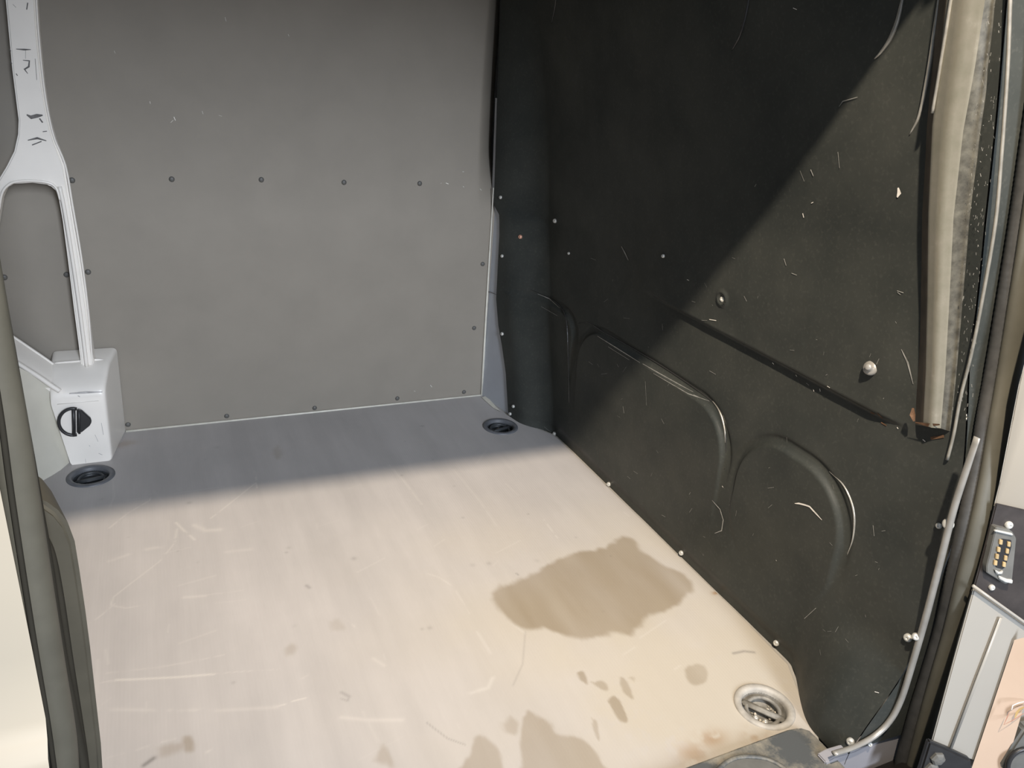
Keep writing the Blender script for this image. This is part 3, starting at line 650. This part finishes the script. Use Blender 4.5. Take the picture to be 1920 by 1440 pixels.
# jamb surface from lining edge to seal
zl = np.linspace(1.30, .03, 60)
lipc = np.array([(float(wall_x(interp(z, REAR_Y), z)), interp(z, REAR_Y), z) for z in zl])
inn = np.array([onseal(px, py, .015) for px, py in rib_out]); inn = inn[np.argsort(inn[:, 2])]
sea = np.array([(np.interp(z, inn[:, 2], inn[:, 0]), np.interp(z, inn[:, 2], inn[:, 1]), z) for z in zl])
jv = []; jf = []
for i in range(len(zl)):
    a, b = lipc[i], sea[i]
    for t in (0, .35, .7, 1.0): jv.append(a * (1 - t) + b * t + np.array([.004 + .012 * math.sin(math.pi * t), 0, 0]))
for i in range(len(zl) - 1):
    for j in range(3): k = i * 4 + j; jf.append((k, k + 1, k + 5, k + 4))
jamb = tag(link('trim_2', mesh('trim_2', jv, jf), M_wall), 'dark jamb strip between black lining and right door seal', kind='structure')
# pale edge lips
link('panel_lip', tube_me('panel_lip', smooth_line([hit_wall(px, py, .004) for px, py in up_lip_px], 5), .0028, .0022, (0, 1, 0), 8), M_liplo, jamb)
lowl = [ony(px, py, .598) for px, py in low_lip_px]
link('steel_lip', tube_me('steel_lip', smooth_line(lowl, 5), [min(.0012 + .0006 * i, .0035 + .003 * math.sin(math.pi * min(1, i / 50))) for i in range(56)], .005, (0, 1, 0), 10), M_silver, jamb)
for px, py, s in [(1900, 262, .95), (1832, 692, .85), (1812, 782, .68)]:
    screw_at(onseal(px, py, .028), (-.75, -.65, .1), s, jamb)
for px, py, s in [(1778, 983, .95), (1717, 1194, .7), (1631, 1396, .5)]:
    screw_at(ony(px, py, .601), (-.75, -.6, .3), s, jamb)
# grey painted corner of the sill below the lip
cp = [(1563, 1415), (1600, 1404), (1638, 1386), (1668, 1357), (1690, 1316), (1712, 1300), (1705, 1345), (1690, 1400), (1670, 1470), (1540, 1480), (1545, 1425)]
cq = [ony(px + 3, py + 5, .606) for px, py in cp]
link('sill_corner', prism_me('sill_corner', cq, [p + (0, .02, 0) for p in cq], .002, 2), M_sill, jamb, False)

# ------------------------------------------------------------------ door seal: one rubber seal around the opening
rc = [onseal(*p, -.006) for p in mids(rib_out, band_out)][::-1]      # from the sill upwards
rr = [onseal(*p, .008) for p in mids(rib_in, rib_out)][::-1]
left_px = [(118, 1470), (110, 1380), (86, 1240), (58, 1070), (33, 915), (12, 790), (-8, 690), (-28, 580), (-50, 460), (-72, 340)]
lc = [ony(px, py, .590) for px, py in left_px]
topz = 1.50
def full(path_r, x_in, zt):
    e = path_r[-1]; yt = y_seal(1.36)
    top = [np.array([e[0] - .012, y_seal(1.27), 1.27]), np.array([x_in, yt, zt - .03]), np.array([x_in - .035, yt, zt]), np.array([.4, yt, zt]), np.array([-.05, yt, zt]), np.array([-.12, yt, zt - .05])]
    return path_r + top
bulb_path = smooth_line(full(rc, .905, 1.375) + lc[::-1], 7)
nl = len(lc) * 7; wid = [.0235 if i < len(bulb_path) - nl - 40 else .0235 + (.0135 - .0235) * min(1, (i - len(bulb_path) + nl + 40) / 25) for i in range(len(bulb_path))]
seal_root = bpy.data.objects.new('door_seal', None); COL.objects.link(seal_root); seal_root.location = (0, 0, 0)
tag(seal_root, 'olive grey rubber door seal edging the rear door opening', 'seal')
link('bulb', tube_me('bulb', bulb_path, wid, .012, (0, 1, 0), 14), M_rubber, seal_root)
car_path = smooth_line(full(rr, .88, 1.355), 26)
carr = link('ribbed_carrier', tube_me('ribbed_carrier', car_path, .0085, .010, (0, 1, 0), 8, wob=lambda i: 1 + .07 * (i % 2)), M_rib, seal_root)
# grooves on the left run: a second, darker lip of the same seal
g = [ony(px + 18, py, .583) for px, py in [(118, 1470), (104, 1380), (75, 1240), (45, 1070), (20, 915), (0, 790), (-20, 690)]]
link('seal_groove', tube_me('seal_groove', smooth_line([ony(px, py, .578) for px, py in [(104, 1460), (90, 1360), (68, 1230), (44, 1080), (20, 920), (4, 800), (-12, 700)]], 6), .0022, .002, (0, 1, 0), 6), M_groove, seal_root)
link('seal_lip', tube_me('seal_lip', smooth_line([ony(px, py, .60) for px, py in [(162, 1470), (150, 1400), (128, 1290), (108, 1180), (90, 1060), (72, 960), (58, 880), (40, 780), (20, 670), (2, 570)]], 6), .004, .006, (0, 1, 0), 8), M_groove, seal_root)

# left jamb moulding, rounded at the top
lm = [(66, 938), (90, 946), (112, 962), (130, 985), (143, 1020), (152, 1075), (163, 1150), (172, 1220), (183, 1320), (192, 1400), (197, 1480), (120, 1480), (100, 1300), (85, 1150), (70, 1040)]
lmo = [ony(px, py, .66) for px, py in lm]
trim3 = tag(link('trim_3', prism_me('trim_3', lmo, [p + (-.02, .07, 0) for p in lmo], .006, 3), M_mould), 'olive grey moulding with a rounded top on the left door jamb', kind='structure'); autosmooth(trim3, 45)
link('moulding_groove', tube_me('moulding_groove', smooth_line([ony(px, py, .656) for px, py in [(78, 1000), (96, 1040), (112, 1120), (130, 1240), (146, 1340), (158, 1420), (164, 1480)]], 6), .0035, .004, (0, 1, 0), 8), M_groove, trim3)
# body corner outside the left seal, with a rolled ridge
prof = [(.62, 1.40), (.575, 1.38), (.570, .60), (.568, .535), (.560, .520), (.549, .510), (.546, .498), (.548, .486), (.558, .474), (.566, .46), (.568, -.1), (.62, -.1)]
bv = []; bf = []
for x in (-.70, -.45, -.25, -.16, -.128, -.1165):
    for y, z in prof: bv.append((x, y, z))
np_ = len(prof)
for i in range(5):
    for j in range(np_ - 1): k = i * np_ + j; bf.append((k, k + 1, k + np_ + 1, k + np_))
trim4 = tag(link('trim_4', fixn(mesh('trim_4', bv, bf)), painted('body_cream', (0.43, 0.385, 0.305), .35, .02, 5)), 'cream white body corner outside the left door seal', kind='structure'); autosmooth(trim4, 50)
# header above the opening and the upper right corner of the frame
oc = [(.955, 1.24), (.945, 1.265), (.915, 1.30), (.875, 1.335), (.83, 1.358), (.77, 1.366), (.2, 1.368), (-.10, 1.366), (-.135, 1.35), (-.16, 1.30), (-.165, 1.1)]
ol = [(1.2, 1.24), (1.2, 1.28), (1.2, 1.35), (1.2, 1.46), (1.0, 1.46), (.9, 1.46), (.2, 1.46), (-.3, 1.46), (-.5, 1.46), (-.68, 1.4), (-.68, 1.1)]
hv = []; hf = []
for a, b in zip(oc, ol):
    ya, yb_ = y_seal(a[1]) + .02, y_seal(b[1]) + .02
    hv += [(a[0], ya, a[1]), (b[0], yb_, b[1]), (b[0], yb_ + .05, b[1]), (a[0], ya + .05, a[1])]
for i in range(len(oc) - 1):
    for j in range(4): k = i * 4; hf.append((k + j, k + (j + 1) % 4, k + 4 + (j + 1) % 4, k + 4 + j))
hf += [(0, 1, 2, 3), (len(hv) - 4, len(hv) - 1, len(hv) - 2, len(hv) - 3)]
trim5 = tag(link('trim_5', fixn(mesh('trim_5', hv, hf)), M_outer, None, False), 'body frame over the rear door opening', kind='structure')
# lower right body corner behind the seal (closes the bay to the outside)
dv = []; df = []
zz = np.linspace(1.25, -.1, 30)
for z in zz:
    x = float(np.interp(z, inn[:, 2], inn[:, 0])) + .004
    dv += [(x, y_seal(z) + .018, z), (1.2, y_seal(z) + .018, z)]
for i in range(29): df.append((2 * i, 2 * i + 1, 2 * i + 3, 2 * i + 2))
link('outer_corner', mesh('outer_corner', dv, df), M_outer, trim5, False)

tag(link('trim_6', box_me('trim_6', (-.75, .40, -.34), (1.25, .605, -.022), .02, 3), M_bracket), 'black plastic bumper step below the rear door opening', kind='structure')
M_ground = painted('workshop_concrete', (.26, .25, .24), .75, .12, 1.5)
tag(link('ground', box_me('ground', (-6, -7, -.70), (7, 6, -.62)), M_ground, None, False), 'grey concrete workshop ground under the van', kind='structure')
tag(link('trim_7', box_me('trim_7', (1.10, .66, -.35), (1.28, 2.6, -.05), .01, 2), M_outer), 'white body side below the load bay', kind='structure')

# ------------------------------------------------------------------ right rear door, swung open
DP = np.array([1.052, .576, .46]); DN = _unit([-.36, -.93, .085])
def ond(px, py, off=0.0): return onp(px, py, DP + DN * off, DN)
def slab(name, pts, th, m, parent, off=0.0, w=.0015, seg=2, r=0, sm=True):
    a = [ond(px, py, off) for px, py in pts]
    if r: a = round_poly(a, r, 4)
    o = link(name, prism_me(name, a, [p - DN * th for p in a], w, seg), m, parent, sm)
    if sm: autosmooth(o, 40)
    return o
def door_xz(x, z): return np.array([x, DP[1] - (DN[0] * (x - DP[0]) + DN[2] * (z - DP[2])) / DN[1], z])
dl = [ond(px, py) for px, py in [(1955, 560), (1912, 722), (1876, 905), (1848, 1020), (1800, 1190), (1766, 1320), (1748, 1390), (1735, 1440), (1724, 1480)]]
dl = [door_xz(dl[0][0] - .004, .95), door_xz(dl[0][0] - .002, .89)] + dl
dpts = dl + [door_xz(1.16, -.16), door_xz(1.72, -.16), door_xz(1.72, 1.24), door_xz(1.64, 1.34), door_xz(1.12, 1.34), door_xz(1.03, 1.2)]
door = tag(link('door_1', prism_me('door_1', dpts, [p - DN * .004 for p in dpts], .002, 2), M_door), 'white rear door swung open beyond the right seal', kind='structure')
# lower pressed panel, with a folded crease and a bevelled side with a warm reflection painted in its colour
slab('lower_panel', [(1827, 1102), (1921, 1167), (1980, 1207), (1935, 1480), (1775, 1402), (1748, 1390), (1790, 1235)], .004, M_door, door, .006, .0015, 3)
link('panel_crease', tube_me('panel_crease', [ond(1877, 1158, .010), ond(1830, 1280, .010), ond(1783, 1404, .010)], .0025, .0012, tuple(DN), 8), M_door, door)
sv = [ond(1902, 1200, .0102), ond(1862, 1320, .0102), ond(1822, 1440, .0102), ond(1940, 1190, .030), ond(1918, 1330, .030), ond(1880, 1460, .030)]
link('side_bevel', mesh('side_bevel', sv, [(0, 3, 4, 1), (1, 4, 5, 2)]), painted('door_warm_reflection', (.60, .46, .35), .2, .03, 10), door)
slab('corner_bumper', [(1921, 1368), (1900, 1400), (1880, 1442), (1990, 1500), (2000, 1350)], .02, M_housing, door, .034, .004, 3)
link('bumper_ring', loop_tube_me('bumper_ring', [ond(1925 + 36 * math.cos(a), 1440 + 36 * math.sin(a), .036) for a in np.linspace(0, 2 * math.pi, 28, endpoint=False)], .004), M_black, door)
# gold outlined corner of a painted character at the edge of the frame
decals('lettering', [([(1882, 1359), (1888, 1346), (1893, 1334)], .0009), ([(1882, 1359), (1900, 1350), (1914, 1341), (1924, 1335)], .0009)], M_decal2, door, lambda a, b: ond(a, b, .034), DN)
decals('lettering', [([(1903, 1346), (1907, 1336), (1912, 1330), (1926, 1323)], .0026)], M_decal, door, lambda a, b: ond(a, b, .034), DN)
decals('lettering', [([(1897, 1331), (1899, 1323), (1910, 1318), (1926, 1314)], .0012)], M_chip, door, lambda a, b: ond(a, b, .034), DN)

link('door_shell', prism_me('door_shell', [door_xz(1.2, -.14) - DN * .006, door_xz(1.71, -.14) - DN * .006, door_xz(1.71, 1.23) - DN * .006, door_xz(1.63, 1.33) - DN * .006, door_xz(1.2, 1.33) - DN * .006],
    [door_xz(1.2, -.14) - DN * .05, door_xz(1.71, -.14) - DN * .05, door_xz(1.71, 1.23) - DN * .05, door_xz(1.63, 1.33) - DN * .05, door_xz(1.2, 1.33) - DN * .05], .006, 3), M_door, door, False)

# bracket with electrical contacts
br = bpy.data.objects.new('contact_bracket', None); COL.objects.link(br)
tag(br, 'black bracket with brass electrical contacts on the open white door', 'bracket')
slab('plate', [(1868, 944), (1925, 957), (1990, 975), (1990, 1220), (1920, 1166), (1827, 1100), (1846, 1030)], .004, M_bracket, br, .006, .0015, 2)
slab('housing', [(1868, 988), (1898, 996), (1906, 1010), (1898, 1090), (1886, 1096), (1850, 1074), (1850, 1062)], .012, M_housing, br, .016, .003, 3, .003)
slab('socket', [(1877, 1010), (1897, 1013), (1897, 1026), (1886, 1063), (1880, 1068), (1867, 1064), (1867, 1050)], .004, M_black, br, .0168, .001, 2, .002)
for px, py in [(1878, 1017), (1874, 1031), (1871, 1044), (1868, 1056), (1893, 1021), (1890, 1034), (1887, 1047), (1884, 1059)]:
    slab('contact', [(px - 3, py - 5), (px + 3, py - 4), (px + 2, py + 5), (px - 4, py + 4)], .003, M_gold, br, .0188, .0006, 2)
slab('housing_rim', [(1866, 994), (1900, 1001), (1900, 1005), (1865, 997)], .004, M_screw, br, .019, .001, 2)
slab('housing_rim', [(1873, 1080), (1890, 1087), (1900, 1088), (1899, 1095), (1885, 1092), (1874, 1086)], .004, M_screw, br, .019, .001, 2)
slab('tongue', [(1866, 1069), (1876, 1074), (1882, 1070), (1880, 1077), (1870, 1077)], .004, M_screw, br, .020, .001, 2)
screw_at(ond(1892, 985, .008), DN, .7, br); screw_at(ond(1860, 1102, .008), DN, .55, br)
link('edge_bead', tube_me('edge_bead', [ond(1824, 1098, .013), ond(1870, 1131, .013), ond(1922, 1168, .013), ond(1990, 1214, .013)], .0025, .002, tuple(DN), 8), M_door, door)
# hinge bracket at the bottom
hb = bpy.data.objects.new('hinge_bracket', None); COL.objects.link(hb)
tag(hb, 'black hinge bracket with two bolts at the bottom of the white door', 'bracket')
slab('plate', [(1743, 1391), (1780, 1406), (1822, 1426), (1824, 1475), (1715, 1475), (1728, 1440)], .012, M_black, hb, .018, .003, 2)
for px, py in [(1757, 1421), (1746, 1440)]:
    o = link('bolt', lathe_me('bolt', [(.012, -.002), (.012, .004), (.009, .007), (.004, .008), (0, .008)], 6), M_housing, hb, False)
    o.location = ond(px, py, .018); o.rotation_mode = 'QUATERNION'; o.rotation_quaternion = Vector(DN).to_track_quat('Z', 'Y')

# ================================================================== THINGS
# recessed tie-down rings in the floor
def tie_down(x, y, label, bez, ang, dirty, M_cup=M_cup):
    root = bpy.data.objects.new('tie_down_ring', None); COL.objects.link(root); root.location = (x, y, 0); root.rotation_euler = (0, 0, ang)
    tag(root, label, 'tie-down', 'recessed tie-down rings in the floor')
    link('bezel', lathe_me('bezel', [(.056, -.004), (.0555, .0015), (.053, .0038), (.048, .0042), (.0435, .0032), (.041, -.001), (.0405, -.010)], 56), bez, root)
    link('cup', lathe_me('cup', [(.041, -.004), (.0395, -.016), (.035, -.021), (.02, -.023), (0, -.023)], 48), M_cup, root)
    link('cross_bar', box_me('cross_bar', (-.040, -.0065, -.016), (.040, .0065, -.006), .003, 3), M_cup, root)
    pts = [np.array([.030 * math.cos(a), .030 * math.sin(a), -.011 + .004 * math.sin(a)]) for a in np.linspace(0, 2 * math.pi, 36, endpoint=False)]
    link('ring', loop_tube_me('ring', pts, .0038, 10), M_cup, root)
    for a in (1.2, 2.2, 4.2, 5.3):
        s = link('bolt', scr, None, root); s.location = (.017 * math.cos(a), .017 * math.sin(a), -.0205); s.scale = (.6, .6, .8)
        if not dirty:
            pass
    if dirty:
        V = []; Fc = []
        for _ in range(26):
            a, r = rng.uniform(0, 6.28), .034 * math.sqrt(rng.random()); s = rng.uniform(.0015, .0045)
            b = len(V)
            for q in ((1, 0, 0), (-1, 0, 0), (0, 1, 0), (0, -1, 0), (0, 0, 1), (0, 0, -1)):
                V.append(np.array([r * math.cos(a), r * math.sin(a), -.0205 + s * .5]) + np.array(q) * s * rng.uniform(.7, 1.2))
            for t in ((0, 2, 4), (2, 1, 4), (1, 3, 4), (3, 0, 4), (2, 0, 5), (1, 2, 5), (3, 1, 5), (0, 3, 5)): Fc.append(tuple(i + b for i in t))
        o = link('grit', fixn(mesh('grit', V, Fc)), M_dirt, root); o['kind'] = 'stuff'
    return root
tie_down(*RINGS[0], 'dark recessed tie-down ring in the shaded floor beside the grey flange', M_bezel_dark, .3, True)
tie_down(*RINGS[1], 'dark recessed tie-down ring at the foot of the white pillar box', M_bezel_dark, .2, False)
tie_down(*RINGS[2], 'pale dusty tie-down ring full of grit beside the step cover', M_bezel_dusty, -.95, True, M_cup_dusty)

# lashing eye on the white pillar foot
le = bpy.data.objects.new('lashing_eye', None); COL.objects.link(le)
tag(le, 'black half-round lashing eye with triangular tab on the white pillar box', 'lashing eye')
yl = 2.0255
def lp(px, py, y=yl): return ony(px, py, y)
ring = [(137 + 27 * math.cos(a), 791 + 25 * math.sin(a)) for a in np.linspace(math.radians(75), math.radians(285), 18)]
link('ring', tube_me('ring', [lp(*p, yl - .004) for p in ring], .0042, .004, (0, 1, 0), 10), M_black, le)
tri = [(144, 768), (152, 769), (170, 785), (172, 792), (168, 799), (152, 812), (144, 813)]
tq = [lp(*p, yl - .009) for p in tri]
t_ = link('tab', prism_me('tab', tq, [p + (0, .0085, 0) for p in tq], .002, 3), M_black, le); autosmooth(t_)
link('hinge_pin', tube_me('hinge_pin', [lp(138, 767, yl - .008), lp(138.5, 791, yl - .008), lp(139, 815, yl - .008)], .0042, None, (0, 1, 0), 12), M_black, le)
link('hinge_pin', tube_me('hinge_pin', [lp(148, 769, yl - .011), lp(148.5, 791, yl - .011), lp(149, 813, yl - .011)], .0028, None, (0, 1, 0), 12), M_black, le)

# step cover over the sill corner
sc_root = bpy.data.objects.new('step_cover', None); COL.objects.link(sc_root)
tag(sc_root, 'dark grey moulded step cover smeared with dry dirt at the rear sill', 'step cover')
M_step = mat('step_rubber', (.1, .1, .1), .5, 0, .4)
cc = ramp(M_step, noise(M_step, 9, 8, .72), [(.46, (.075, .08, .08)), (.62, (.24, .22, .175))]); L(M_step, cc, P(M_step, 'Base Color'))
zt = .018
out_px = [(1200, 1467), (1275, 1440), (1380, 1401), (1478, 1365), (1500, 1361), (1520, 1367), (1545, 1392), (1585, 1435)]
top = [onz(px, py, zt) for px, py in out_px] + [np.array([onz(1585, 1435, zt)[0] + .004, .48, zt]), np.array([.60, .48, zt])]
pit_px = [(1340, 1450), (1362, 1430), (1385, 1421), (1412, 1420), (1440, 1425), (1468, 1440), (1490, 1465)]
me = prism_me('cover', top, [p + (0, 0, -.03) for p in top], .005, 3)
cv_ = link('cover', me, M_step, sc_root); autosmooth(cv_, 40)
pq = [onz(px, py, zt + .001) for px, py in pit_px]; pit = pq + [np.array([pq[-1][0] - .02, .53, zt + .001]), np.array([pq[0][0], .53, zt + .001])]
pt = link('foot_pad', prism_me('foot_pad', pit, [p + (0, 0, -.006) for p in pit], .0008, 2), M_housing, sc_root, False)
link('pad_ridge', tube_me('pad_ridge', smooth_line([p + (0, 0, .0015) for p in pq], 5), .004, .003, (0, 0, 1), 8), M_step, sc_root)
